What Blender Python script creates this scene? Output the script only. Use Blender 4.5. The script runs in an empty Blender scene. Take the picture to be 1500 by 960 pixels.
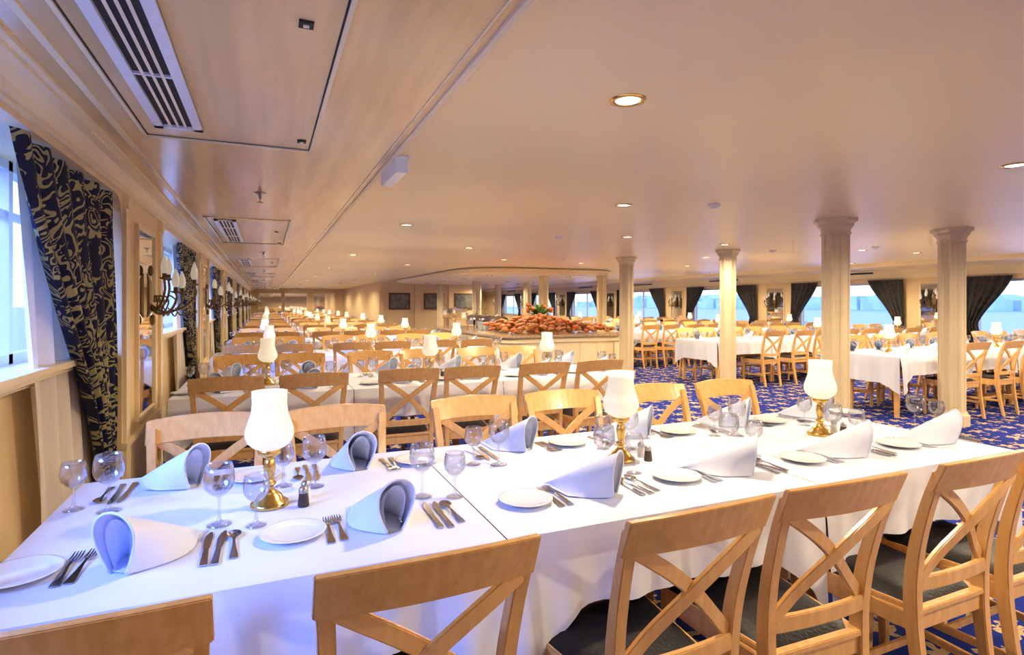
import bpy, bmesh, math, random
from mathutils import Vector, Matrix
random.seed(3)
scene=bpy.context.scene
COL=scene.collection
pi=math.pi

# ------------------------------------------------------------------ mesh builder
class MB:
    def __init__(s): s.v=[];s.f=[];s.m=[];s.sm=[]
    def add(s,vs,fs,m=0,smooth=False):
        o=len(s.v); s.v+=[tuple(v) for v in vs]
        for f in fs:
            s.f.append(tuple(i+o for i in f)); s.m.append(m); s.sm.append(smooth)
    def box(s,x0,x1,y0,y1,z0,z1,m=0):
        vs=[(x0,y0,z0),(x1,y0,z0),(x1,y1,z0),(x0,y1,z0),(x0,y0,z1),(x1,y0,z1),(x1,y1,z1),(x0,y1,z1)]
        s.add(vs,[(0,3,2,1),(4,5,6,7),(0,1,5,4),(1,2,6,5),(2,3,7,6),(3,0,4,7)],m)
    def lathe(s,prof,seg=24,m=0,c=(0,0,0),smooth=True,rot=0):
        vs=[];fs=[]
        n=len(prof)
        for r,z in prof:
            for k in range(seg):
                a=2*pi*k/seg+rot
                vs.append((c[0]+r*math.cos(a),c[1]+r*math.sin(a),c[2]+z))
        for i in range(n-1):
            for k in range(seg):
                k2=(k+1)%seg
                fs.append((i*seg+k,i*seg+k2,(i+1)*seg+k2,(i+1)*seg+k))
        s.add(vs,fs,m,smooth)
    def disc(s,r,c,seg=24,m=0):
        s.add([(c[0]+r*math.cos(2*pi*k/seg),c[1]+r*math.sin(2*pi*k/seg),c[2]) for k in range(seg)],[tuple(range(seg))],m)
    def beam(s,st,m=0):
        vs=[];fs=[]
        for p,A,B in st:
            p=Vector(p);A=Vector(A);B=Vector(B)
            vs+=[p-A-B,p+A-B,p+A+B,p-A+B]
        n=len(st)
        for i in range(n-1):
            o=i*4
            for k in range(4):
                k2=(k+1)%4
                fs.append((o+k,o+k2,o+4+k2,o+4+k))
        fs.append((3,2,1,0)); o=(n-1)*4; fs.append((o,o+1,o+2,o+3))
        s.add(vs,fs,m)
    def tube(s,pts,r,seg=8,m=0):
        pts=[Vector(p) for p in pts]; n=len(pts); vs=[];fs=[]
        for i,p in enumerate(pts):
            t=(pts[min(i+1,n-1)]-pts[max(i-1,0)]).normalized()
            u=t.cross(Vector((0.13,0.21,1)))
            if u.length<1e-3: u=t.cross(Vector((1,0,0)))
            u.normalize(); w=t.cross(u)
            rr=r[i] if isinstance(r,(list,tuple)) else r
            for k in range(seg):
                a=2*pi*k/seg
                vs.append(p+u*math.cos(a)*rr+w*math.sin(a)*rr)
        for i in range(n-1):
            for k in range(seg):
                k2=(k+1)%seg
                fs.append((i*seg+k,i*seg+k2,(i+1)*seg+k2,(i+1)*seg+k))
        fs.append(tuple(range(seg))[::-1]); fs.append(tuple((n-1)*seg+k for k in range(seg)))
        s.add(vs,fs,m,True)
    def blob(s,c,rx,ry,rz,m=0,seg=8,ring=5,jit=0.0):
        vs=[];fs=[]
        for i in range(ring+1):
            ph=pi*i/ring
            for k in range(seg):
                a=2*pi*k/seg
                j=1+random.uniform(-jit,jit)
                vs.append((c[0]+rx*j*math.sin(ph)*math.cos(a),c[1]+ry*j*math.sin(ph)*math.sin(a),c[2]+rz*j*math.cos(ph)))
        for i in range(ring):
            for k in range(seg):
                k2=(k+1)%seg
                fs.append((i*seg+k,(i+1)*seg+k,(i+1)*seg+k2,i*seg+k2))
        s.add(vs,fs,m,True)
    def prism(s,poly,z0,z1,m=0,smooth=False):
        n=len(poly)
        vs=[(x,y,z0) for x,y in poly]+[(x,y,z1) for x,y in poly]
        s.add(vs,[(i,(i+1)%n,n+(i+1)%n,n+i) for i in range(n)],m,smooth)
        s.add([(x,y,z0) for x,y in poly],[tuple(range(n))[::-1]],m)
        s.add([(x,y,z1) for x,y in poly],[tuple(range(n))],m)
    def mesh(s,name,mats,bevel=0,merge=False):
        me=bpy.data.meshes.new(name)
        me.from_pydata(s.v,[],s.f)
        for mt in mats: me.materials.append(mt)
        for p,mi,sm in zip(me.polygons,s.m,s.sm):
            p.material_index=mi; p.use_smooth=sm
        bm=bmesh.new(); bm.from_mesh(me)
        if merge: bmesh.ops.remove_doubles(bm,verts=bm.verts,dist=1e-5)
        bmesh.ops.recalc_face_normals(bm,faces=bm.faces)
        if bevel:
            es=[e for e in bm.edges if len(e.link_faces)==2 and e.calc_face_angle(0)>0.6]
            bmesh.ops.bevel(bm,geom=es,offset=bevel,segments=2,affect='EDGES',clamp_overlap=True)
        bm.to_mesh(me); bm.free()
        return me

def place(name,me,loc=(0,0,0),rz=0,sc=None,rot=None):
    o=bpy.data.objects.new(name,me); COL.objects.link(o)
    o.location=loc
    o.rotation_euler=rot if rot else (0,0,rz)
    if sc: o.scale=(sc,sc,sc)
    return o

# ------------------------------------------------------------------ materials
def mat(name,col,rough=0.5,metal=0.0,emit=None,es=0,var=0.0,vscale=6,stretch=(1,1,1),col2=None,bump=0,bscale=60,coat=0,sheen=0,spec=None):
    m=bpy.data.materials.new(name); m.use_nodes=True
    nt=m.node_tree; b=nt.nodes['Principled BSDF']
    b.inputs['Base Color'].default_value=(*col,1); b.inputs['Roughness'].default_value=rough
    b.inputs['Metallic'].default_value=metal
    if coat: b.inputs['Coat Weight'].default_value=coat; b.inputs['Coat Roughness'].default_value=0.15
    if spec is not None: b.inputs['Specular IOR Level'].default_value=spec
    if emit:
        b.inputs['Emission Color'].default_value=(*emit,1); b.inputs['Emission Strength'].default_value=es
        m.cycles.emission_sampling='NONE'
    tc=nt.nodes.new('ShaderNodeTexCoord')
    if var or col2:
        mp=nt.nodes.new('ShaderNodeMapping'); mp.inputs['Scale'].default_value=stretch
        nz=nt.nodes.new('ShaderNodeTexNoise'); nz.inputs['Scale'].default_value=vscale; nz.inputs['Detail'].default_value=5
        nt.links.new(tc.outputs['Object'],mp.inputs['Vector']); nt.links.new(mp.outputs[0],nz.inputs['Vector'])
        r=nt.nodes.new('ShaderNodeValToRGB')
        c2=col2 if col2 else tuple(c*(1-var) for c in col)
        r.color_ramp.elements[0].position=0.35; r.color_ramp.elements[0].color=(*c2,1)
        r.color_ramp.elements[1].position=0.65; r.color_ramp.elements[1].color=(*col,1)
        nt.links.new(nz.outputs['Fac'],r.inputs['Fac']); nt.links.new(r.outputs[0],b.inputs['Base Color'])
    if bump:
        nz=nt.nodes.new('ShaderNodeTexNoise'); nz.inputs['Scale'].default_value=bscale
        nt.links.new(tc.outputs['Object'],nz.inputs['Vector'])
        bp=nt.nodes.new('ShaderNodeBump'); bp.inputs['Strength'].default_value=bump; bp.inputs['Distance'].default_value=0.01
        nt.links.new(nz.outputs['Fac'],bp.inputs['Height']); nt.links.new(bp.outputs[0],b.inputs['Normal'])
    return m

M_ceil=mat('ceiling_paint',(0.96,0.78,0.51),0.34,var=0.04,vscale=0.8)
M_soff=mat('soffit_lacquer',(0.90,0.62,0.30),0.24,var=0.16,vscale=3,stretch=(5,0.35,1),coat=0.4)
M_cream=mat('cream_paint',(0.88,0.67,0.37),0.4,var=0.05,vscale=2)
M_creaml=mat('cream_light',(0.92,0.78,0.50),0.4,var=0.04,vscale=2)
M_colm=mat('column_paint',(0.72,0.60,0.37),0.4,var=0.06,vscale=2)
M_wood=mat('chair_beech',(0.76,0.45,0.165),0.27,col2=(0.67,0.375,0.125),vscale=9,stretch=(5,5,1.0),coat=0.4)
M_seat=mat('black_leather',(0.010,0.009,0.010),0.45,bump=0.2,bscale=90,spec=0.22)
M_cloth=mat('white_linen',(0.72,0.76,0.88),0.72,bump=0.22,bscale=5,var=0.02)
M_napk=mat('napkin_linen',(0.70,0.76,0.93),0.7,bump=0.08,bscale=25)
M_china=mat('white_china',(0.80,0.82,0.85),0.12,coat=0.5)
M_steel=mat('cutlery_steel',(0.45,0.45,0.50),0.14,1.0)
M_brass=mat('brass',(0.72,0.48,0.14),0.2,1.0)
M_bronze=mat('dark_bronze',(0.20,0.14,0.06),0.35,0.9)
M_shade=mat('opal_shade',(0.80,0.78,0.71),0.3,emit=(1.0,0.85,0.60),es=0.50)
M_candle=mat('candle_glass',(0.60,0.58,0.52),0.25,emit=(1.0,0.88,0.68),es=0.26)
M_dl=mat('downlight_glow',(1,0.9,0.7),0.3,emit=(1.0,0.85,0.55),es=6)
M_white=mat('white_plastic',(0.85,0.83,0.80),0.35)
M_dark=mat('dark_slot',(0.012,0.012,0.012),0.6)
M_frame=mat('window_aluminium',(0.72,0.74,0.76),0.35,0.3)
M_mirror=mat('mirror_glass',(0.85,0.86,0.85),0.03,1.0)
M_alu=mat('pepper_lid',(0.5,0.5,0.5),0.3,1.0)
M_pepper=mat('pepper',(0.05,0.03,0.02),0.4)
M_bread=mat('bread_crust',(0.24,0.07,0.015),0.6,col2=(0.42,0.18,0.05),vscale=20)
M_red=mat('red_fruit',(0.40,0.04,0.02),0.4,col2=(0.50,0.16,0.03),vscale=14)
M_green=mat('foliage_green',(0.05,0.14,0.03),0.5,col2=(0.12,0.22,0.05),vscale=20)
M_marble=mat('counter_stone',(0.55,0.42,0.28),0.15,col2=(0.35,0.24,0.14),vscale=25)
M_pic=mat('picture_print',(0.25,0.22,0.16),0.4,col2=(0.06,0.09,0.12),vscale=5)
M_darkwood=mat('dark_frame_wood',(0.12,0.06,0.03),0.4)
M_shore_haze=mat('hazy_shore_land',(0.30,0.36,0.44),0.9,col2=(0.46,0.50,0.55),vscale=0.08)  # distance haze painted into the land colour, paler and bluer
M_shore2=mat('shore_land_near',(0.07,0.08,0.08),0.9,col2=(0.18,0.18,0.16),vscale=0.08)
# curtain lining: slightly translucent cloth
M_lining=mat('curtain_lining',(0.84,0.76,0.66),0.8,bump=0.05)
nt=M_lining.node_tree; bs=nt.nodes['Principled BSDF']; out=nt.nodes['Material Output']
tl=nt.nodes.new('ShaderNodeBsdfTranslucent'); tl.inputs[0].default_value=(0.85,0.78,0.70,1)
ms=nt.nodes.new('ShaderNodeMixShader'); ms.inputs[0].default_value=0.12
nt.links.new(bs.outputs[0],ms.inputs[1]); nt.links.new(tl.outputs[0],ms.inputs[2]); nt.links.new(ms.outputs[0],out.inputs[0])

def glassmat(name,tint=(1,1,1),base=0.06,gain=0.75):
    m=bpy.data.materials.new(name); m.use_nodes=True; nt=m.node_tree
    nt.nodes.clear()
    out=nt.nodes.new('ShaderNodeOutputMaterial'); mx=nt.nodes.new('ShaderNodeMixShader')
    tr=nt.nodes.new('ShaderNodeBsdfTransparent'); tr.inputs[0].default_value=(*tint,1)
    gl=nt.nodes.new('ShaderNodeBsdfGlossy'); gl.inputs['Roughness'].default_value=0.03
    lw=nt.nodes.new('ShaderNodeLayerWeight'); lw.inputs['Blend'].default_value=0.35
    ma=nt.nodes.new('ShaderNodeMath'); ma.operation='MULTIPLY_ADD'; ma.inputs[1].default_value=gain; ma.inputs[2].default_value=base
    nt.links.new(lw.outputs['Facing'],ma.inputs[0]); nt.links.new(ma.outputs[0],mx.inputs[0])
    nt.links.new(tr.outputs[0],mx.inputs[1]); nt.links.new(gl.outputs[0],mx.inputs[2]); nt.links.new(mx.outputs[0],out.inputs[0])
    return m
M_glass=glassmat('drinking_glass',(0.94,0.95,0.98),0.05,0.72)
M_pane=glassmat('window_pane',(0.97,0.98,1.0),0.02,0.25)

def N(nt,t,**k):
    n=nt.nodes.new(t)
    for a,b in k.items(): setattr(n,a,b)
    return n
def math_(nt,op,a,b=None,c=None):
    n=nt.nodes.new('ShaderNodeMath'); n.operation=op
    for i,x in enumerate((a,b,c)):
        if x is None: continue
        if isinstance(x,(int,float)): n.inputs[i].default_value=x
        else: nt.links.new(x,n.inputs[i])
    return n.outputs[0]

# carpet: blue with gold leaf rosettes
M_carpet=bpy.data.materials.new('blue_carpet'); M_carpet.use_nodes=True
nt=M_carpet.node_tree; b=nt.nodes['Principled BSDF']; b.inputs['Roughness'].default_value=0.95; b.inputs['Specular IOR Level'].default_value=0.1
tc=N(nt,'ShaderNodeTexCoord')
def rosette(scale,size,petals,off,rnd):
    mp=N(nt,'ShaderNodeMapping'); mp.inputs['Scale'].default_value=(scale,)*3; mp.inputs['Location'].default_value=off
    nt.links.new(tc.outputs['Object'],mp.inputs[0])
    nz=N(nt,'ShaderNodeTexNoise'); nz.inputs['Scale'].default_value=6
    nt.links.new(mp.outputs[0],nz.inputs['Vector'])
    vo=N(nt,'ShaderNodeTexVoronoi'); vo.voronoi_dimensions='2D'; vo.inputs['Randomness'].default_value=rnd; vo.inputs['Scale'].default_value=1
    nt.links.new(mp.outputs[0],vo.inputs['Vector'])
    sb=N(nt,'ShaderNodeVectorMath',operation='SUBTRACT'); nt.links.new(mp.outputs[0],sb.inputs[0]); nt.links.new(vo.outputs['Position'],sb.inputs[1])
    sx=N(nt,'ShaderNodeSeparateXYZ'); nt.links.new(sb.outputs[0],sx.inputs[0])
    ang=math_(nt,'ARCTAN2',sx.outputs[1],sx.outputs[0])
    cs=math_(nt,'COSINE',math_(nt,'MULTIPLY',ang,petals))
    nn=math_(nt,'MULTIPLY',math_(nt,'SUBTRACT',nz.outputs['Fac'],0.5),0.5)
    rad=math_(nt,'ADD',math_(nt,'MULTIPLY_ADD',cs,size*0.38,size*0.75),nn)
    hyp=math_(nt,'SQRT',math_(nt,'ADD',math_(nt,'MULTIPLY',sx.outputs[0],sx.outputs[0]),math_(nt,'MULTIPLY',sx.outputs[1],sx.outputs[1])))
    mask=math_(nt,'LESS_THAN',hyp,rad)
    vein=math_(nt,'GREATER_THAN',math_(nt,'ABSOLUTE',math_(nt,'SINE',math_(nt,'MULTIPLY',ang,petals))),0.10)
    return math_(nt,'MULTIPLY',mask,vein)
r1=rosette(3.8,0.27,5,(0,0,0),0.45)
r2=rosette(7.5,0.15,3,(0.4,0.3,0),0.9)
mk=math_(nt,'MAXIMUM',r1,r2)
mx=N(nt,'ShaderNodeMix',data_type='RGBA'); mx.inputs[6].default_value=(0.010,0.026,0.23,1); mx.inputs[7].default_value=(0.54,0.40,0.22,1)
nt.links.new(mk,mx.inputs[0]); nt.links.new(mx.outputs[2],b.inputs['Base Color'])

# curtain damask
M_curt=bpy.data.materials.new('damask_curtain'); M_curt.use_nodes=True
nt=M_curt.node_tree; b=nt.nodes['Principled BSDF']; b.inputs['Roughness'].default_value=0.6; b.inputs['Specular IOR Level'].default_value=0.25
tc=N(nt,'ShaderNodeTexCoord')
mp=N(nt,'ShaderNodeMapping'); mp.inputs['Scale'].default_value=(0.3,1.0,0.75); nt.links.new(tc.outputs['Object'],mp.inputs[0])
nz=N(nt,'ShaderNodeTexNoise'); nz.inputs['Scale'].default_value=8.5; nz.inputs['Detail'].default_value=1.0; nz.inputs['Distortion'].default_value=1.6
nt.links.new(mp.outputs[0],nz.inputs['Vector'])
fr=math_(nt,'FRACT',math_(nt,'MULTIPLY',nz.outputs['Fac'],7.0))
ln=math_(nt,'LESS_THAN',math_(nt,'ABSOLUTE',math_(nt,'SUBTRACT',fr,0.5)),0.21)
nz2=N(nt,'ShaderNodeTexNoise'); nz2.inputs['Scale'].default_value=14; nt.links.new(mp.outputs[0],nz2.inputs['Vector'])
gt=math_(nt,'GREATER_THAN',nz2.outputs['Fac'],0.42)
mk=math_(nt,'MULTIPLY',ln,gt)
mx0=N(nt,'ShaderNodeMix',data_type='RGBA'); mx0.inputs[6].default_value=(0.50,0.43,0.24,1); mx0.inputs[7].default_value=(0.26,0.25,0.08,1)
nz3=N(nt,'ShaderNodeTexNoise'); nz3.inputs['Scale'].default_value=5; nt.links.new(mp.outputs[0],nz3.inputs['Vector']); nt.links.new(nz3.outputs['Fac'],mx0.inputs[0])
mx=N(nt,'ShaderNodeMix',data_type='RGBA'); mx.inputs[6].default_value=(0.006,0.010,0.040,1); nt.links.new(mx0.outputs[2],mx.inputs[7])
nt.links.new(mk,mx.inputs[0]); nt.links.new(mx.outputs[2],b.inputs['Base Color'])
M_curtd=mat('navy_curtain',(0.010,0.014,0.035),0.7,col2=(0.06,0.05,0.03),vscale=18)

# water
M_water=mat('river_water',(0.16,0.27,0.40),0.3,bump=0.6,bscale=1.5)

# ------------------------------------------------------------------ shared meshes
def catmull(pts,n=6):
    out=[]; P=[Vector(p) for p in pts]; P=[2*P[0]-P[1]]+P+[2*P[-1]-P[-2]]
    for i in range(1,len(P)-2):
        for k in range(n):
            t=k/n; a,b_,c,d=P[i-1:i+3]
            out.append(0.5*((2*b_)+(-a+c)*t+(2*a-5*b_+4*c-d)*t*t+(-a+3*b_-3*c+d)*t**3))
    out.append(P[-2]); return out

def chair_mesh():
    m=MB()
    def yb(z): # stile depth profile
        pr=[(0,-0.045),(0.25,0.0),(0.45,0.02),(0.62,0.008),(0.78,-0.03),(0.93,-0.085)]
        for i in range(len(pr)-1):
            if z<=pr[i+1][0]:
                t=(z-pr[i][0])/(pr[i+1][0]-pr[i][0]); return pr[i][1]*(1-t)+pr[i+1][1]*t
        return pr[-1][1]
    def bow(x,z): return -0.035*(1-min(1,(abs(x)/0.205)**2))*min(1,max(0,(z-0.45)/0.35))
    for sx in (-1,1):
        pts=catmull([(sx*0.165,-0.045,0),(sx*0.172,0.0,0.25),(sx*0.178,0.02,0.45),(sx*0.184,0.008,0.62),(sx*0.192,-0.03,0.78),(sx*0.200,-0.072,0.90)],4)
        m.beam([(p,(0.0165,0,0),(0,0.012+0.010*(1-abs(p[2]-0.45)/0.5),0.004)) for p in pts])
    # top rail curved, slightly arched
    st=[]
    hw=0.219
    for i in range(15):
        x=-hw+2*hw*i/14; q=1-(x/hw)**2; z=0.884+0.010*q
        st.append(((x,-0.070-0.035*q,z),(0,0.011,0.0),(0,-0.018,0.045+0.003*q)))
    m.beam(st)
    # lower rail
    st=[]
    for i in range(9):
        x=-0.178+0.356*i/8
        st.append(((x,0.008-0.012*(1-(x/0.178)**2),0.53),(0,0.009,0),(0,0,0.022)))
    m.beam(st)
    # crossed slats
    for sx in (-1,1):
        st=[]
        for i in range(13):
            t=i/12; x=sx*(-0.182+0.355*t); z=0.85-0.305*t
            z+=0.024*math.sin(pi*t)
            y=yb(z)+bow(x,z)+(0.006*sx)
            w=0.017
            st.append(((x,y,z),(0,0.0075,0),(sx*w*0.6,0,w*0.9)))
        m.beam(st)
    # front legs
    for sx in (-1,1):
        m.beam([((sx*0.195,0.42,0),(0.013,0,0),(0,0.013,0)),((sx*0.2,0.42,0.30),(0.018,0,0),(0,0.018,0)),((sx*0.2,0.42,0.44),(0.019,0,0),(0,0.019,0))])
        m.beam([((sx*0.178,0.02,0.405),(0.01,0,0),(0,0,0.028)),((sx*0.2,0.41,0.405),(0.01,0,0),(0,0,0.028))])
        m.beam([((sx*0.170,-0.01,0.19),(0.008,0,0),(0,0,0.014)),((sx*0.196,0.41,0.19),(0.008,0,0),(0,0,0.014))])
    m.beam([((-0.19,0.42,0.405),(0,0.01,0),(0,0,0.028)),((0.19,0.42,0.405),(0,0.01,0),(0,0,0.028))])
    m.beam([((-0.17,0.02,0.405),(0,0.01,0),(0,0,0.028)),((0.17,0.02,0.405),(0,0.01,0),(0,0,0.028))])
    m.beam([((-0.18,0.2,0.19),(0,0.008,0),(0,0,0.013)),((0.18,0.2,0.19),(0,0.008,0),(0,0,0.013))])
    # seat frame & cushion
    m.beam([((0,0.00,0.441),(0.168,0,0),(0,0,0.009)),((0,0.445,0.441),(0.222,0,0),(0,0,0.009))])
    vs=[];fs=[];n=10
    for j in range(n+1):
        for i in range(n+1):
            u=-1+2*i/n; v=j/n; e=max(abs(u),abs(2*v-1))
            w=0.162+0.052*v
            zz=0.478-0.028*e**6
            vs.append((u*w,0.025+v*0.415,zz))
    for j in range(n):
        for i in range(n):
            a=j*(n+1)+i; fs.append((a,a+1,a+n+2,a+n+1))
    m.add(vs,fs,1,True)
    return m.mesh('dining_chair_mesh',[M_wood,M_seat],bevel=0.0028)
CHAIR=chair_mesh()

L=1.22;W=1.06;TH=0.75
def table_mesh(left,right):
    m=MB(); hx=L/2-0.002; hy=W/2
    n=24
    vs=[];fs=[]
    for j in range(n+1):
        for i in range(n+1):
            vs.append((-hx+2*hx*i/n,-hy+2*hy*j/n,TH))
    for j in range(n):
        for i in range(n):
            a=j*(n+1)+i; fs.append((a,a+1,a+n+2,a+n+1))
    m.add(vs,fs,0,True)
    def skirt(p0,p1,out,low,lowc,seed):
        k=48;rows=9;vs=[];fs=[]
        for r in range(rows+1):
            t=r/rows
            for i in range(k+1):
                u=i/k
                e=max(0,(abs(u-0.5)-0.28)/0.22)
                bot=low+(lowc-low)*e**1.5
                z=TH-(TH-bot)*t
                o=0.004+0.012*min(1,t*4)+t*(0.018*math.sin(u*21+seed)+0.012*math.sin(u*43+seed*2))*(1+1.2*e)
                o=max(o,0.002) if t>0 else 0
                if r==0: o=0
                vs.append((p0[0]+(p1[0]-p0[0])*u+out[0]*o,p0[1]+(p1[1]-p0[1])*u+out[1]*o,z))
        for r in range(rows):
            for i in range(k):
                a=r*(k+1)+i; fs.append((a,a+1,a+k+2,a+k+1))
        m.add(vs,fs,0,True)
    skirt((-hx,-hy),(hx,-hy),(0,-1),0.525,0.30,0.4)
    skirt((hx,hy),(-hx,hy),(0,1),0.525,0.36,1.7)
    if left: skirt((-hx,hy),(-hx,-hy),(-1,0),0.42,0.30,2.2)
    if right: skirt((hx,-hy),(hx,hy),(1,0),0.42,0.30,3.1)
    m.box(-hx+0.02,hx-0.02,-hy+0.02,hy-0.02,0.715,0.745,1)
    for sx in (-1,1):
        for sy in (-1,1):
            x=sx*(hx-0.10); y=sy*(hy-0.10)
            m.beam([((x,y,0),(0.02,0,0),(0,0.02,0)),((x,y,0.72),(0.03,0,0),(0,0.03,0))],1)
    return m.mesh('tablecloth_table',[M_cloth,M_wood])
TAB={(l,r):table_mesh(l,r) for l in (0,1) for r in (0,1)}

def lamp_mesh():
    m=MB()
    m.lathe([(0,0.0),(0.058,0),(0.060,0.006),(0.056,0.014),(0.044,0.020),(0.036,0.034),(0.024,0.044),(0.015,0.052),(0.013,0.062),(0.020,0.068),(0.020,0.074),(0.012,0.080),(0.016,0.100),(0.019,0.125),(0.016,0.146),(0.011,0.152),(0.022,0.158),(0.034,0.166),(0.036,0.178),(0.030,0.184),(0,0.184)],28,0)
    m.lathe([(0.030,0.180),(0.050,0.190),(0.066,0.205),(0.0735,0.225),(0.0725,0.245),(0.064,0.272),(0.055,0.300),(0.052,0.330),(0.054,0.368),(0.0515,0.368),(0.0495,0.330),(0.0525,0.300),(0.061,0.272),(0.069,0.245),(0.070,0.225),(0.063,0.207),(0.047,0.194),(0.0,0.188)],32,1)
    return m.mesh('table_lamp_mesh',[M_brass,M_shade])
LAMP=lamp_mesh()

def glass_mesh(H,R,name):
    m=MB()
    p=[(0,0.0),(R*0.78,0.0),(R*0.80,0.002),(R*0.4,0.006),(0.006,0.014),(0.0038,0.03),(0.0038,H*0.42),(0.006,H*0.46),(R*0.55,H*0.52),(R*0.9,H*0.62),(R,H*0.74),(R*0.95,H*0.88),(R*0.84,H),
       (R*0.81,H),(R*0.92,H*0.88),(R*0.965,H*0.74),(R*0.86,H*0.63),(R*0.5,H*0.535),(0,H*0.49)]
    m.lathe(p,28,0)
    return m.mesh(name,[M_glass])
GL1=glass_mesh(0.178,0.043,'wine_glass_mesh'); GL2=glass_mesh(0.150,0.037,'water_glass_mesh')

def plate_mesh():
    m=MB()
    m.lathe([(0,0.004),(0.055,0.004),(0.060,0.006),(0.084,0.013),(0.089,0.014),(0.089,0.0155),(0.084,0.0155),(0.062,0.009),(0.056,0.007),(0,0.007)],48,0)
    m.lathe([(0,0.0),(0.048,0.0),(0.050,0.004)],32,0)
    return m.mesh('side_plate_mesh',[M_china])
PLATE=plate_mesh()

def fork_mesh():
    m=MB()
    st=[]
    for y,w,z in [(-0.10,0.010,0.002),(-0.085,0.0105,0.002),(-0.04,0.006,0.004),(0.0,0.0035,0.007),(0.025,0.0035,0.007),(0.035,0.009,0.006),(0.045,0.012,0.004)]:
        st.append(((0,y,z),(w,0,0),(0,0,0.0011)))
    m.beam(st)
    for x in (-0.0105,-0.0035,0.0035,0.0105):
        m.beam([((x,0.044,0.004),(0.0022,0,0),(0,0,0.001)),((x,0.07,0.003),(0.0019,0,0),(0,0,0.001)),((x,0.095,0.006),(0.0011,0,0),(0,0,0.0008))])
    return m.mesh('fork_mesh',[M_steel])
def knife_mesh():
    m=MB()
    st=[((0,-0.11,0.003),(0.009,0,0),(0,0,0.002)),((0,-0.06,0.003),(0.0075,0,0),(0,0,0.0022)),((0,-0.005,0.003),(0.006,0,0),(0,0,0.002)),((0,0.0,0.003),(0.008,0,0),(0,0,0.0009)),((0.001,0.06,0.003),(0.010,0,0),(0,0,0.0007)),((0.003,0.095,0.003),(0.008,0,0),(0,0,0.0006)),((0.006,0.115,0.003),(0.003,0,0),(0,0,0.0005))]
    m.beam(st); return m.mesh('knife_mesh',[M_steel])
def spoon_mesh():
    m=MB()
    st=[((0,y,z),(w,0,0),(0,0,0.0011)) for y,w,z in [(-0.10,0.010,0.002),(-0.085,0.0105,0.002),(-0.04,0.006,0.004),(0.0,0.0035,0.007),(0.03,0.004,0.007)]]
    m.beam(st)
    vs=[];fs=[];R=5;S=16
    for r in range(R+1):
        for k in range(S):
            a=2*pi*k/S; q=r/R
            vs.append((0.019*q*math.cos(a),0.058+0.029*q*math.sin(a),0.0015+0.0065*q*q))
    for r in range(R):
        for k in range(S):
            k2=(k+1)%S; fs.append((r*S+k,r*S+k2,(r+1)*S+k2,(r+1)*S+k))
    m.add(vs,fs,0,True)
    return m.mesh('spoon_mesh',[M_steel])
FORK,KNIFE,SPOON=fork_mesh(),knife_mesh(),spoon_mesh()

def napkin_mesh(v):
    m=MB()
    def mouth(t,w,h,y0,lean):
        a=abs(t)
        x=w*math.copysign(math.sin(min(1,a)**0.75*pi*0.86),t)
        z=h*(1-a**1.35)
        y=y0-lean*math.sin((1-a)*pi/2)
        return x,y,z
    def cone(w,h,ln,lean,tipx,y0):
        T=32;S=10;vs=[];fs=[]
        for s_ in range(S+1):
            q=s_/S
            for i in range(T+1):
                t=-1+2*i/T; a=abs(t)
                x,y,z=mouth(t,w,h,y0,lean)
                px=x*(1-q)+tipx*q+t*0.05*math.sin(pi*min(1,q*1.1))*(a**2)
                pz=z*(1-q)**1.1+0.007*math.sin(pi*q)*(1-a)
                py=y*(1-q)+ln*q
                vs.append((px,py,max(pz,0.0)+0.002))
        for s_ in range(S):
            for i in range(T):
                a=s_*(T+1)+i; fs.append((a,a+1,a+T+2,a+T+1))
        m.add(vs,fs,0,True)
    cone(0.050,0.130,0.175,0.012,0.015*v,-0.06)
    cone(0.030,0.115,0.14,0.010,-0.006*v,-0.052)
    T=32;pts=[]
    for i in range(T+1):
        t=-1+2*i/T
        x,y,z=mouth(t,0.050,0.130,-0.06,0.012); pts.append((x,y,z+0.004))
    m.tube(pts,0.0030,6,0)
    m.add([(-0.03,-0.055,0.003),(0.03,-0.055,0.003),(0.068,0.06,0.003),(0.015*v,0.185,0.003),(-0.068,0.06,0.003)],[(0,1,2,3,4)],0)
    return m.mesh('folded_napkin_mesh',[M_napk])
NAP=[napkin_mesh(1),napkin_mesh(-1)]

def shaker_mesh(body):
    m=MB()
    m.lathe([(0,0),(0.017,0),(0.018,0.004),(0.014,0.04),(0.013,0.045)],16,0)
    m.lathe([(0.015,0.043),(0.015,0.055),(0.010,0.062),(0,0.064)],16,1)
    return m.mesh('shaker_mesh',[body,M_alu])
SALT,PEP=shaker_mesh(M_white),shaker_mesh(M_pepper)

# ------------------------------------------------------------------ room shell
XL=-0.82; XR=13.5; Y0=-5.0; Y1=36.0; ZS=2.20; ZC=2.27; E=0.645
def boxobj(name,b,m,extra=None):
    q=MB(); q.box(*b,0); return place(name,q.mesh(name,[m]))
boxobj('floor',(XL-0.5,XR+0.4,Y0-0.3,Y1+0.3,-0.15,0),M_carpet)
boxobj('ceiling',(XL-0.4,XR+0.4,Y0-0.3,Y1+0.3,ZC,ZC+0.1),M_ceil)
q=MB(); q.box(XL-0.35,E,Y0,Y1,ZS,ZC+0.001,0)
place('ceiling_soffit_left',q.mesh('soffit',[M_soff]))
q=MB(); q.box(12.05,XR+0.35,Y0,Y1,ZS,ZC+0.001,0)
place('ceiling_soffit_right',q.mesh('soffit',[M_ceil]))
boxobj('wall_far',(XL-0.4,XR+0.4,Y1,Y1+0.2,0,ZC),M_cream)
boxobj('wall_back',(XL-0.4,XR+0.4,Y0-0.2,Y0,0,ZC),M_cream)

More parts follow.
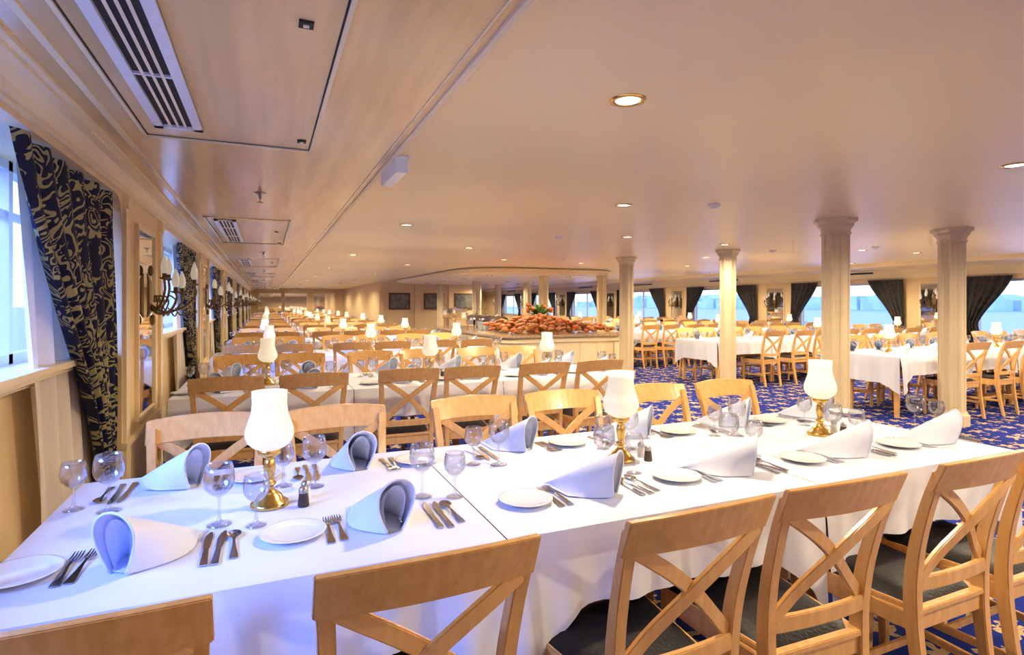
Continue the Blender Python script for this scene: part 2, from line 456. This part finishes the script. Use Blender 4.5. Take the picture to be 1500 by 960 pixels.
# left wall with alcoves
HEAD=2.06; SILL=1.12
win=[((1.3 if k else 0.3)+4.3*k,4.2+4.3*k) for k in range(-1,8)]  # first window widened out of view so daylight reaches the front cloth
q=MB()
yprev=Y0
for (a,b_) in win:
    q.box(-1.25,XL,yprev,a,0,ZS)
    q.box(-1.25,-1.02,a,b_,0,SILL-0.03)
    q.box(-1.25,XL,a,b_,HEAD,ZS)
    R=0.16
    for (yc,sg) in ((a,1),(b_,-1)):
        ps=[]
        for k in range(9):
            t=pi/2*k/8
            ps.append((yc+sg*(R-R*math.sin(t)),HEAD-R+R*math.cos(t)))
        poly=[(yc,HEAD)]+ps
        n=len(poly)
        q.add([(XL,y,z) for y,z in poly]+[(-1.02,y,z) for y,z in poly],[tuple(range(n)),tuple(range(n,2*n))]+[(i,(i+1)%n,n+(i+1)%n,n+i) for i in range(n)])
    yprev=b_
q.box(-1.25,XL,yprev,Y1,0,ZS)
place('wall_left',q.mesh('wall_left',[M_cream]))

def extrude_y(q,prof,y0,y1,m=0):
    n=len(prof)
    q.add([(x,y0,z) for x,z in prof]+[(x,y1,z) for x,z in prof],[(i,(i+1)%n,n+(i+1)%n,n+i) for i in range(n)]+[tuple(range(n))[::-1],tuple(range(n,2*n))],m)
q=MB()
extrude_y(q,[(XL,2.085),(XL+0.018,2.088),(XL+0.018,2.105),(XL+0.03,2.112),(XL+0.04,2.135),(XL+0.07,2.160),(XL+0.10,2.170),(XL+0.10,2.183),(XL+0.125,2.186),(XL+0.125,ZS),(XL,ZS)],Y0,Y1)
extrude_y(q,[(XL+0.19,ZS-0.008),(XL+0.215,ZS-0.008),(XL+0.215,ZS),(XL+0.19,ZS)],Y0,Y1)
place('trim_1',q.mesh('crown',[M_creaml]))
q=MB()
extrude_y(q,[(E-0.022,ZS-0.010),(E-0.006,ZS-0.014),(E+0.006,ZS-0.008),(E+0.006,ZC),(E-0.022,ZS)],Y0,Y1)
extrude_y(q,[(E-0.06,ZS-0.004),(E-0.052,ZS-0.004),(E-0.052,ZS),(E-0.06,ZS)],Y0,Y1)
place('trim_2',q.mesh('soffit_bead',[M_creaml]))
q=MB()
for k in range(-1,9):
    if k==0: continue
    a=4.2+4.3*(k-1)+0.0; b_=5.6+4.3*(k-1)
    for yy in (a+0.015,b_-0.115):
        q.box(XL-0.001,XL+0.022,yy,yy+0.10,0.10,2.06)
        q.box(XL-0.001,XL+0.034,yy-0.008,yy+0.108,1.99,2.07)
    q.box(XL-0.001,XL+0.028,a,b_,0.50,0.535)
    for yy in (a+0.18,b_-0.2):
        q.box(XL,XL+0.012,yy,yy+0.02,0.14,0.47)
place('trim_3',q.mesh('pier_trim',[M_creaml]))
q=MB(); q.box(XL-0.001,XL+0.02,Y0,1.3-4.3,0,0.1); q.box(XL-0.001,XL+0.02,-0.1,0.3,0,0.1)
for k in range(1,9):
    q.box(XL-0.001,XL+0.02,4.2+4.3*(k-1),5.6+4.3*(k-1),0,0.1)
place('baseboard_left',q.mesh('baseboard_left',[M_creaml]))

def window_left(i,a,b_):
    q=MB(); x0,x1=-1.14,-1.09
    t=0.045
    q.box(x0,x1,a,b_,SILL,SILL+t); q.box(x0,x1,a,b_,HEAD-t,HEAD)
    for y in (a,b_-0.86,b_-t): q.box(x0,x1,y,y+t,SILL,HEAD)
    q.box(x0-0.0,x1-0.01,a,b_,1.80,1.83)
    q.box(-1.09,-0.87,a,b_,SILL-0.03,SILL,1)
    q.box(-1.02,-0.90,a,b_,SILL-0.055,SILL-0.03,1)
    q.box(-1.02,-0.95,a,b_,SILL-0.085,SILL-0.055,1)
    q.add([(-1.115,a,SILL),(-1.115,b_,SILL),(-1.115,b_,HEAD),(-1.115,a,HEAD)],[(0,1,2,3)],2)
    place('window_%d'%i,q.mesh('window',[M_frame,M_creaml,M_pane]))
for i,(a,b_) in enumerate(win): window_left(i+1,a,b_)

# curtains
def curtain(name,x,top,bot,zt,zb,folds,amp,mt,sgn=1,mid=None):
    q=MB(); NU=folds*10; NV=26; vs=[];fs=[]
    for j in range(NV+1):
        v=j/NV; z=zt+(zb-zt)*v
        s=v*v*(3-2*v)
        for i in range(NU+1):
            u=i/NU
            if mid:
                if v<mid[2]:
                    s=(v/mid[2]); s=s*s*(3-2*s)*0.5+0.5*s; ya=top[0]*(1-s)+mid[0]*s; yb_=top[1]*(1-s)+mid[1]*s
                else:
                    s=(v-mid[2])/(1-mid[2]); s=math.sqrt(s); ya=mid[0]*(1-s)+bot[0]*s; yb_=mid[1]*(1-s)+bot[1]*s
            else:
                ya=top[0]*(1-s)+bot[0]*s; yb_=top[1]*(1-s)+bot[1]*s
            y=ya+(yb_-ya)*u
            xx=x+amp*math.sin(u*folds*2*pi+0.6*math.sin(v*3))+0.3*amp*math.sin(u*folds*5.1+v*4)
            vs.append((xx,y,z))
    for j in range(NV):
        for i in range(NU):
            a=j*(NU+1)+i; fs.append((a,a+1,a+NU+2,a+NU+1))
    q.add(vs,fs,0,True)
    return place(name,q.mesh(name,[mt]))
for i,(a,b_) in enumerate(win):
    curtain('window_curtain',-0.862,(b_-1.56,b_-0.03),(b_-0.26,b_-0.03),2.05,0.03,6,0.032,M_curt,mid=(b_-0.34,b_-0.03,0.74))
    curtain('curtain_lining',-0.945,(b_-1.24,b_-0.2),(b_-0.95,b_-0.06),2.04,0.03,5,0.026,M_lining)
    curtain('window_curtain',-0.885,(a+0.03,a+0.40),(a+0.03,a+0.25),2.05,0.03,4,0.028,M_curt)

def mirror(y0,y1,z0,z1,x,sg):
    q=MB(); t=0.025
    q.box(min(x,x+sg*0.012),max(x,x+sg*0.012),y0,y1,z0,z1,1)
    for (a,b_,c,d) in ((y0-t,y1+t,z1,z1+t),(y0-t,y1+t,z0-t,z0),(y0-t,y0,z0,z1),(y1,y1+t,z0,z1)):
        q.box(min(x,x+sg*0.025),max(x,x+sg*0.025),a,b_,c,d,0)
    place('wall_mirror',q.mesh('wall_mirror',[M_creaml,M_mirror]))
def sconce_mesh():
    m=MB()
    m.beam([((0.0,0,-0.14),(0,0.03,0),(0.002,0,0)),((0.012,0,-0.10),(0,0.045,0),(0.008,0,0)),((0.012,0,0.12),(0,0.045,0),(0.008,0,0)),((0.0,0,0.18),(0,0.02,0),(0.002,0,0))])
    m.blob((0.02,0,0.2),0.02,0.025,0.04); m.blob((0.03,0,-0.16),0.02,0.02,0.04)
    ends=[(0.30,0.0,0.10),(0.20,0.17,0.04),(0.20,-0.17,0.04),(0.12,0.10,0.14),(0.12,-0.10,0.14)]
    for ex,ey,ez in ends:
        pts=catmull([(0.01,0,-0.04),(ex*0.35,ey*0.3,-0.12+ez*0.2),(ex*0.8,ey*0.8,-0.11+ez*0.5),(ex*1.03,ey*1.03,-0.03+ez*0.6),(ex,ey,ez)],5)
        m.tube(pts,0.0085,7)
        m.tube(catmull([(ex*0.5,ey*0.5,-0.10),(ex*0.6,ey*0.6,-0.02),(ex*0.45,ey*0.45,0.02),(ex*0.4,ey*0.4,-0.03)],4),0.006,6)
        m.tube(catmull([(ex*0.8,ey*0.8,-0.08),(ex*0.95,ey*0.95,-0.13),(ex*1.05,ey*1.05,-0.10),(ex*0.98,ey*0.98,-0.07)],4),0.005,6)
        m.lathe([(0.0,ez-0.01),(0.028,ez),(0.036,ez+0.010),(0.014,ez+0.010),(0.014,ez+0.04),(0,ez+0.04)],14,0,(ex,ey,0))
        m.lathe([(0.012,ez+0.035),(0.022,ez+0.055),(0.026,ez+0.085),(0.020,ez+0.12),(0.009,ez+0.155),(0,ez+0.175)],14,1,(ex,ey,0))
    return m.mesh('wall_sconce_mesh',[M_bronze,M_candle])
SC=sconce_mesh()
for k in range(1,9):
    c=4.9+4.3*(k-1)
    mirror(c-0.30,c+0.32,0.62,1.92,XL,1)
    place('wall_sconce',SC,(XL+0.025,c-0.02,1.44))

for k in range(0,7):
    y0=0.75+5.15*k; y1=y0+2.42; xa,xb=-0.53,0.22
    q=MB()
    t=0.014; z=ZS-0.009
    for (a,b_,c,d) in ((xa,xb,y0,y0+t),(xa,xb,y1-t,y1),(xa,xa+t,y0,y1),(xb-t,xb,y0,y1)):
        q.box(a,b_,c,d,z,ZS,0)
    for (a,b_,c,d) in ((xa+t,xb-t,y0+t,y0+t+0.006),(xa+t,xb-t,y1-t-0.006,y1-t),(xa+t,xa+t+0.006,y0,y1),(xb-t-0.006,xb-t,y0+t,y1-t)):
        q.box(a,b_,c,d,ZS-0.002,ZS,1)
    for cx,cy in ((xb-0.115,y0+0.98),(xb-0.06,y1-0.18)):
        q.box(cx-0.02,cx+0.02,cy-0.02,cy+0.02,ZS-0.008,ZS,1)
        q.box(cx-0.008,cx+0.008,cy-0.008,cy+0.008,ZS-0.011,ZS-0.008,0)
    place('ceiling_access_panel',q.mesh('ceiling_access_panel',[M_creaml,M_dark]))
    q=MB(); va,vb=-0.455,-0.265; v0,v1=y0+0.15,y1-0.20
    q.box(va,vb,v0,v1,ZS-0.004,ZS,1)
    f=0.036
    for (a,b_,c,d) in ((va,vb,v0,v0+f),(va,vb,v1-f,v1),(va,va+f,v0,v1),(vb-f,vb,v0,v1)):
        q.box(a,b_,c,d,ZS-0.016,ZS,0)
    for c in ((v0+(v1-v0)*0.30),(v0+(v1-v0)*0.68)):
        q.box(va,vb,c-0.006,c+0.006,ZS-0.013,ZS,0)
    for j in range(1,4):
        xx=va+f+(vb-va-2*f)*j/4
        q.beam([((xx,v0,ZS-0.011),(0.004,0,0.003),(-0.001,0,0.002)),((xx,v1,ZS-0.011),(0.004,0,0.003),(-0.001,0,0.002))],0)
    place('air_vent',q.mesh('air_vent',[M_white,M_dark]))

q=MB()
q.beam([((E+0.03,3.08,ZS-0.045),(0.035,0,0),(0,0,0.045)),((E+0.03,3.50,ZS-0.045),(0.035,0,0),(0,0,0.045))],0)
q.beam([((E+0.03,3.07,ZS-0.005),(0.042,0,0),(0,0,0.010)),((E+0.03,3.51,ZS-0.005),(0.042,0,0),(0,0,0.010))],1)
M_em=mat('emergency_diffuser',(0.70,0.72,0.78),0.2,emit=(0.9,0.92,1.0),es=0.05)
place('emergency_light',q.mesh('emergency_light',[M_em,M_white],bevel=0.006))

def sprinkler_mesh():
    m=MB(); m.lathe([(0,0),(0.035,0),(0.033,-0.006),(0.012,-0.012),(0.010,-0.035),(0.004,-0.04),(0.004,-0.055),(0.018,-0.057),(0.018,-0.060),(0,-0.060)],16)
    return m.mesh('sprinkler_mesh',[M_steel])
SP=sprinkler_mesh()
for k in range(6): place('ceiling_sprinkler',SP,(-0.04,4.5+5.15*k,ZS),sc=1.2)
def smoke_mesh():
    m=MB(); m.lathe([(0,0),(0.05,0),(0.05,-0.012),(0.038,-0.022),(0.030,-0.036),(0,-0.04)],20)
    return m.mesh('smoke_detector_mesh',[M_white])
SM=smoke_mesh()
for (x,y) in ((3.6,3.9),(3.5,6.6),(8.5,5.8),(5.3,9.8),(7.6,6.9)): place('smoke_detector',SM,(x,y,ZC))

def dl_mesh():
    m=MB(); m.lathe([(0.052,-0.001),(0.056,-0.006),(0.076,-0.006),(0.080,0.0)],28,0)
    m.disc(0.053,(0,0,-0.0025),28,1)
    return m.mesh('ceiling_downlight_mesh',[M_brass,M_dl])
DL=dl_mesh()
spots=[]
for k in range(-1,8):
    for x in (1.42,4.32,10.2): spots.append((x,2.05+4.2*k))
    for x in (2.9,7.6,11.6): spots.append((x,4.25+4.2*k))
    for x in (6.2,8.9): spots.append((x,2.1+4.2*k if x>8 else 2.3+4.2*k))
for x,y in spots:
    if 22<y<36 and 4.3<x<8.8: continue
    if 12.2<y<21.8 and 4.2<x<8.8: continue
    place('ceiling_downlight',DL,(x,y,ZC))
    ld=bpy.data.lights.new('downlight','SPOT'); ld.energy=240; ld.color=(1,0.79,0.52); ld.spot_size=math.radians(168); ld.spot_blend=0.5; ld.shadow_soft_size=0.06
    if x<2 and 0<y<3: ld.energy=165
    lo=bpy.data.objects.new('downlight_beam',ld); COL.objects.link(lo); lo.location=(x,y,ZC-0.012)

# right wall
q=MB()
RS,RH=0.75,1.90
rw=[(8.6+4.3*k,11.45+4.3*k) for k in range(-3,6)]
yp=Y0
for a,b_ in rw:
    q.box(XR,XR+0.3,yp,a,0,ZS); q.box(XR,XR+0.3,a,b_,0,RS); q.box(XR,XR+0.3,a,b_,RH,ZS); yp=b_
q.box(XR,XR+0.3,yp,Y1,0,ZS)
place('wall_right',q.mesh('wall_right',[M_cream]))
q=MB()
extrude_y(q,[(XR,1.98),(XR-0.03,2.0),(XR-0.05,2.08),(XR-0.05,ZS),(XR,ZS)],Y0,Y1)
extrude_y(q,[(12.05,ZS-0.012),(12.08,ZS-0.012),(12.08,ZS),(12.05,ZC),(12.045,ZC)],Y0,Y1)
place('trim_4',q.mesh('right_crown',[M_creaml]))
for i,(a,b_) in enumerate(rw):
    q=MB(); t=0.05
    q.box(XR+0.12,XR+0.17,a,b_,RS,RS+t); q.box(XR+0.12,XR+0.17,a,b_,RH-t,RH)
    for y in (a,(a+b_)/2-t/2,b_-t): q.box(XR+0.12,XR+0.17,y,y+t,RS,RH)
    q.box(XR-0.04,XR+0.12,a-0.04,b_+0.04,RS-0.03,RS,1)
    place('window_%d'%(i+20),q.mesh('window_r',[M_frame,M_creaml]))
    curtain('tieback_curtain',XR-0.10,(a-0.1,a+0.75),(a-0.12,a+0.22),1.96,0.55,5,0.03,M_curtd,mid=(a-0.12,a+0.12,0.72))
    curtain('tieback_curtain',XR-0.10,(b_-0.75,b_+0.1),(b_-0.22,b_+0.12),1.96,0.55,5,0.03,M_curtd,mid=(b_-0.12,b_+0.12,0.72))
    c=b_+0.72
    mirror(c-0.3,c+0.3,0.8,1.85,XR,-1)
    o=place('wall_sconce',SC,(XR-0.03,c,1.42),pi)
    q=MB(); y0=a+0.6
    q.box(XR-0.062,XR-0.05,y0,y0+1.3,2.10,2.17,0); q.box(XR-0.066,XR-0.062,y0+0.03,y0+1.27,2.115,2.155,1)
    place('air_vent',q.mesh('side_vent',[M_white,M_dark]))

# columns
def column_mesh():
    m=MB(); R=0.134
    poly=[]
    for k in range(8):
        a0=2*pi*(k-0.5)/8; a1=2*pi*(k+0.5)/8
        p0=Vector((R*math.cos(a0),R*math.sin(a0))); p1=Vector((R*math.cos(a1),R*math.sin(a1)))
        n=(p0+p1).normalized()
        for t,ins in ((0,0),(0.2,0),(0.27,0.008),(0.73,0.008),(0.8,0)):
            p=p0.lerp(p1,t)-n*ins; poly.append((p.x,p.y))
    m.prism(poly,0.16,2.16)
    r0=pi/8
    m.lathe([(0.170,0),(0.170,0.12),(0.160,0.135),(0.148,0.145),(0.142,0.17)],8,0,smooth=False,rot=r0)
    m.lathe([(0.136,2.10),(0.148,2.105),(0.148,2.12),(0.138,2.125),(0.140,2.15),(0.155,2.175),(0.170,2.19),(0.170,2.21),(0.198,2.23),(0.205,2.235),(0.205,2.27)],8,0,smooth=False,rot=r0)
    return m.mesh('column_mesh',[M_colm])
CM=column_mesh()
for x,y in ((5.39,4.1),(7.3,4.08),(6.2,9.0),(6.86,7.12),(8.3,13.2),(6.8,13.7),(6.4,17.9),(8.3,17.96),(6.15,21.3),(8.9,22.2),(5.39,-0.6),(7.3,-0.6)):
    place('column',CM,(x,y,0))

q=MB(); q.box(4.3,8.8,24,24.2,0,ZC); q.box(4.3,4.5,24.2,Y1,0,ZC)
for x in (4.3,5.8,7.3,8.6): q.box(x,x+0.2,23.93,24.0,0,ZC)
place('wall_partition',q.mesh('wall_partition',[M_cream]))
for x in (5.15,6.65,8.0):
    q=MB(); q.box(x-0.45,x+0.45,23.96,24.0,1.15,1.85,0); q.box(x-0.38,x+0.38,23.95,23.965,1.22,1.78,1)
    place('framed_picture',q.mesh('framed_picture',[M_darkwood,M_pic]))
q=MB()
for x in (-0.4,1.0,2.6):
    q.box(x,x+1.2,Y1-0.04,Y1,0.3,2.0,1); 
    for xx in (x-0.06,x+1.2): q.box(xx,xx+0.06,Y1-0.06,Y1,0.2,2.1,0)
    q.box(x-0.06,x+1.26,Y1-0.06,Y1,2.0,2.1,0)
place('wall_mirror',q.mesh('far_mirror',[M_creaml,M_mirror]))

# ------------------------------------------------------------------ tables, chairs, settings
CH=[-0.22,0.29,0.94,1.43,2.03,2.52]
SET=[-0.29,0.32,1.03,1.65,2.29,2.90]
def jit(a): return random.uniform(-a,a)
def unit_row(x0,n,yf,lastright=True):
    for i in range(n):
        place('dining_table',TAB[(1 if i==0 else 0, 1 if i==n-1 else 0)],(x0+L/2+i*L,yf+W/2,0))
Zt=TH+0.001
def setting(c,yf,side,detail,idx):
    s=side
    yc=yf+0.235 if s>0 else yf+W-0.17
    def P(dx,dy): return (c+s*dx,yc+s*dy,Zt)
    rz0=0 if s>0 else pi
    if s>0: th=[-0.60,0.30,0.70,0.80,0.90,0.95][idx%6]
    else: th=[0.9,0.2,0.6,0.7,0.6,0.7][idx%6]
    place('folded_napkin',NAP[idx%2],P(0+jit(.01),0.0),th,sc=1.15)
    place('wine_glass',GL1,P(0.165+jit(.005),0.20+jit(.01)))
    place('water_glass',GL2,P(0.265+jit(.005),0.15+jit(.01)))
    if detail:
        place('side_plate',PLATE,P(-0.25,0.02+jit(.01)),sc=1.0)
        for dx in (-0.155,-0.125): place('fork',FORK,P(dx,0.03+jit(.005)),rz0+jit(.06))
        for dx in (0.145,0.175): place('knife',KNIFE,P(dx,0.02+jit(.005)),rz0+jit(.05))
        place('spoon',SPOON,P(0.21,0.03),rz0+jit(.06))
def add_row(yf,detail):
    unit_row(-0.61,3,yf)
    for i,x in enumerate(CH):
        xn=x-(0.09 if (i==0 and yf<2) else 0)
        place('dining_chair',CHAIR,(xn+jit(.015),yf-0.32+jit(.01),0),jit(.03))
        place('dining_chair',CHAIR,(x+jit(.015),yf+W+0.075+jit(.015),0),pi+jit(.04))
    for i,c in enumerate(SET):
        setting(c,yf,1,detail,i); setting(c,yf,-1,detail,i)
    for i,x in enumerate((0.01,1.35,2.52)):
        xx=x+(0 if yf<5 else jit(0.06))
        place('table_lamp',LAMP,(xx,yf+0.55,Zt))
        place('salt_shaker',SALT,(xx+0.11,yf+0.56,Zt)); place('pepper_shaker',PEP,(xx+0.10,yf+0.50,Zt))
for r in range(11):
    add_row(1.45+3.0*r, r<2)
def add_right(yf,x0,n):
    unit_row(x0,n,yf)
    for i in range(n):
        cx=x0+L/2+i*L
        for dx in (-0.27,0.27):
            if not (i==0 and dx<0 and yf<9):
                place('dining_chair',CHAIR,(cx+dx+jit(.02),yf-0.32+jit(.02),0),jit(.05))
            place('dining_chair',CHAIR,(cx+dx+jit(.02),yf+W+0.09+jit(.02),0),pi+jit(.05))
            for s in (1,-1):
                yy=yf+0.2 if s>0 else yf+W-0.2
                place('folded_napkin',NAP[0],(cx+dx,yy,Zt),s*0.9,sc=1.1)
                place('wine_glass',GL1,(cx+dx+0.16*s,yy+0.17*s,Zt))
        if i%2==0: place('table_lamp',LAMP,(cx,yf+W/2,Zt))
for r in range(1,6):
    x0=7.0 if r<3 else 7.3
    if r==4: x0=9.0
    if r>4: x0=9.3
    add_right(1.45+3.03*r,x0,5 if x0<8 else 3)

# ------------------------------------------------------------------ buffet
def rrect(x0,x1,y0,y1,r,n=6):
    out=[]
    for cx,cy,a0 in ((x1-r,y1-r,0),(x0+r,y1-r,pi/2),(x0+r,y0+r,pi),(x1-r,y0+r,3*pi/2)):
        for k in range(n+1):
            a=a0+pi/2*k/n; out.append((cx+r*math.cos(a),cy+r*math.sin(a)))
    return out
BH=0.82
q=MB()
q.prism(rrect(3.95,6.55,9.5,14.2,0.35),0.0,BH-0.04,0,False)
q.prism(rrect(3.91,6.59,9.46,14.24,0.38),0.0,0.10,0)
q.prism(rrect(3.91,6.59,9.46,14.24,0.38),BH-0.14,BH-0.08,0)
q.prism(rrect(3.86,6.64,9.41,14.29,0.40),BH-0.04,BH,1)
for i in range(6):
    x=4.35+i*0.38; q.box(x,x+0.02,9.485,9.5,0.14,BH-0.16,0)
for i in range(11):
    y=10.0+i*0.38; q.box(3.935,3.95,y,y+0.02,0.14,BH-0.16,0)
place('buffet_counter',q.mesh('buffet_counter',[M_creaml,M_marble]))
q=MB()
for i in range(460):
    x=random.uniform(4.2,6.4); y=random.uniform(9.6,11.2)
    hgt=0.20*math.exp(-((x-5.0)/0.9)**2)+0.10*math.exp(-((y-10.4)/0.6)**2)
    z=BH+0.05+random.uniform(0,hgt)
    q.blob((x,y,z),random.uniform(.04,.09),random.uniform(.04,.07),random.uniform(.025,.045),random.choice([0,0,0,1]),7,5,0.10)
place('bread_and_fruit_display',q.mesh('food',[M_bread,M_red]))
q=MB()
q.lathe([(0,0.0),(0.12,0),(0.16,0.12),(0.18,0.16),(0,0.16)],16,1)
for i in range(110):
    a=random.uniform(0,2*pi); l=random.uniform(.15,.38); e=random.uniform(.2,1.3)
    d=Vector((math.cos(a)*math.cos(e),math.sin(a)*math.cos(e),math.sin(e))); s_=Vector((-math.sin(a),math.cos(a),0))*0.03
    b0=Vector((0,0,0.15)); mid=b0+d*l*0.6; tip=b0+d*l-Vector((0,0,0.06))
    q.add([b0,mid+s_,tip,mid-s_],[(0,1,2,3)],0)
for i in range(14):
    a=random.uniform(0,2*pi); q.blob((0.2*math.cos(a),0.2*math.sin(a),0.2+random.uniform(0,.2)),.04,.04,.035,2)
place('flower_arrangement',q.mesh('flowers',[M_green,M_brass,M_red]),(5.6,11.5,BH+0.06),sc=1.3)
q=MB(); q.box(5.35,5.85,11.3,11.7,BH,BH+0.06,0)
place('display_plinth',q.mesh('plinth',[M_darkwood],bevel=0.01))
q=MB()
for y in (12.2,13.1,14.0):
    for x in (4.15,6.3): q.tube([(x,y,BH),(x,y,BH+.5)],0.015,8,0)
q.box(4.1,4.6,12.1,14.1,BH+.46,BH+.47,1); q.box(5.9,6.4,12.1,14.1,BH+.46,BH+.47,1)
q.box(4.12,4.13,12.1,14.1,BH+.2,BH+.46,1)
place('sneeze_guard',q.mesh('sneeze_guard',[M_brass,M_glass]))
def chafing():
    m=MB(); m.box(-0.28,0.28,-0.18,0.18,0.05,0.17); 
    for x in (-.25,.25):
        for y in (-.15,.15): m.box(x-.012,x+.012,y-.012,y+.012,0,0.06)
    vs=[];fs=[]
    n=10
    for i in range(n+1):
        a=pi*i/n
        for x in (-0.28,0.28): vs.append((x,-0.18*math.cos(a),0.17+0.13*math.sin(a)))
    for i in range(n): fs.append((2*i,2*i+1,2*i+3,2*i+2))
    fs.append(tuple(2*i for i in range(n+1))); fs.append(tuple(2*i+1 for i in range(n+1)))
    m.add(vs,fs,0,True)
    m.tube([(-.06,0,.3),(-.05,0,.34),(.05,0,.34),(.06,0,.3)],0.008)
    return m.mesh('chafing_dish_mesh',[M_steel])
CD=chafing()
for y in (12.3,13.0,13.7): place('chafing_dish',CD,(4.9,y,BH),pi/2)
q=MB()
for i in range(14): q.lathe([(0,i*.012),(0.08,i*.012),(0.125,i*.012+.012),(0.12,i*.012+.013),(0.08,i*.012+.004)],24,0)
PS=q.mesh('plate_stack',[M_china])
for y in (11.5,11.85): place('plate_stack',PS,(4.4,y,BH)); 
q=MB()
q.prism(rrect(4.4,8.6,12.5,21.5,1.2,12),2.15,ZC+0.001,0)
q.prism(rrect(4.32,8.68,12.42,21.58,1.25,12),2.205,2.24,0)
q.prism(rrect(4.8,8.2,13.0,21.0,1.0,12),2.135,2.15,1)
place('ceiling_bulkhead',q.mesh('ceiling_bulkhead',[M_creaml,M_ceil]))
for i in range(4):
    for x in (5.3,7.6):
        y=13.8+2.1*i
        place('ceiling_downlight',DL,(x,y,2.135))
        ld=bpy.data.lights.new('downlight','SPOT'); ld.energy=160; ld.color=(1,0.78,0.47); ld.spot_size=math.radians(150); ld.spot_blend=0.7; ld.shadow_soft_size=0.05
        lo=bpy.data.objects.new('downlight_beam',ld); COL.objects.link(lo); lo.location=(x,y,2.12)

# ------------------------------------------------------------------ outside
boxobj('river_water',(-900,900,-900,900,-3.2,-3.0),M_water)
for sx,yy in ((-1,0),(1,0)):
    q=MB(); y=-500
    rnd=random.Random(5+sx)
    while y<700:
        w=rnd.uniform(12,40); h=rnd.uniform(3,11) if sx<0 else rnd.uniform(1,7); x=sx*rnd.uniform(380,420)
        n=rnd.choice([0,1])
        q.box(min(x,x+sx*40),max(x,x+sx*40),y,y+w,-3,h)
        if n:
            q.add([(x,y,h),(x+sx*40,y,h),(x+sx*40,y+w,h),(x,y+w,h),(x,y+w/2,h+4),(x+sx*40,y+w/2,h+4)],[(0,3,4),(1,2,5),(0,1,5,4),(3,2,5,4)])
        y+=w*rnd.uniform(0.8,1.3)
    place('distant_shoreline',q.mesh('distant_shoreline',[M_shore2 if sx<0 else M_shore_haze]))

w=bpy.data.worlds.new('sky'); scene.world=w; w.use_nodes=True; nt=w.node_tree
bg=nt.nodes['Background']; bg.inputs['Strength'].default_value=2.2
tc=N(nt,'ShaderNodeTexCoord'); sx=N(nt,'ShaderNodeSeparateXYZ'); nt.links.new(tc.outputs['Generated'],sx.inputs[0])
r=N(nt,'ShaderNodeValToRGB'); r.color_ramp.elements[0].position=0.0; r.color_ramp.elements[0].color=(0.70,0.84,1,1)
r.color_ramp.elements[1].position=0.5; r.color_ramp.elements[1].color=(0.22,0.40,1,1)
nt.links.new(sx.outputs[2],r.inputs[0]); nt.links.new(r.outputs[0],bg.inputs['Color'])

sd=bpy.data.lights.new('sun','SUN'); sd.energy=16; sd.color=(0.15,0.29,1.0); sd.angle=math.radians(35)
so=bpy.data.objects.new('sun',sd); COL.objects.link(so)
d=Vector((1,0.6,-0.85)); so.rotation_euler=d.to_track_quat('-Z','Y').to_euler(); so.location=(-10,0,8)

# ------------------------------------------------------------------ camera
cd=bpy.data.cameras.new('camera'); co=bpy.data.objects.new('camera',cd); COL.objects.link(co)
co.location=(0,0,1.4); co.rotation_euler=(pi/2,0,-math.radians(23.25))
cd.sensor_width=36; cd.lens=838/1500*36; cd.shift_y=-35/1500; cd.clip_start=0.05; cd.clip_end=3000
scene.camera=co
scene.view_settings.view_transform='Standard'
scene.view_settings.look='None'
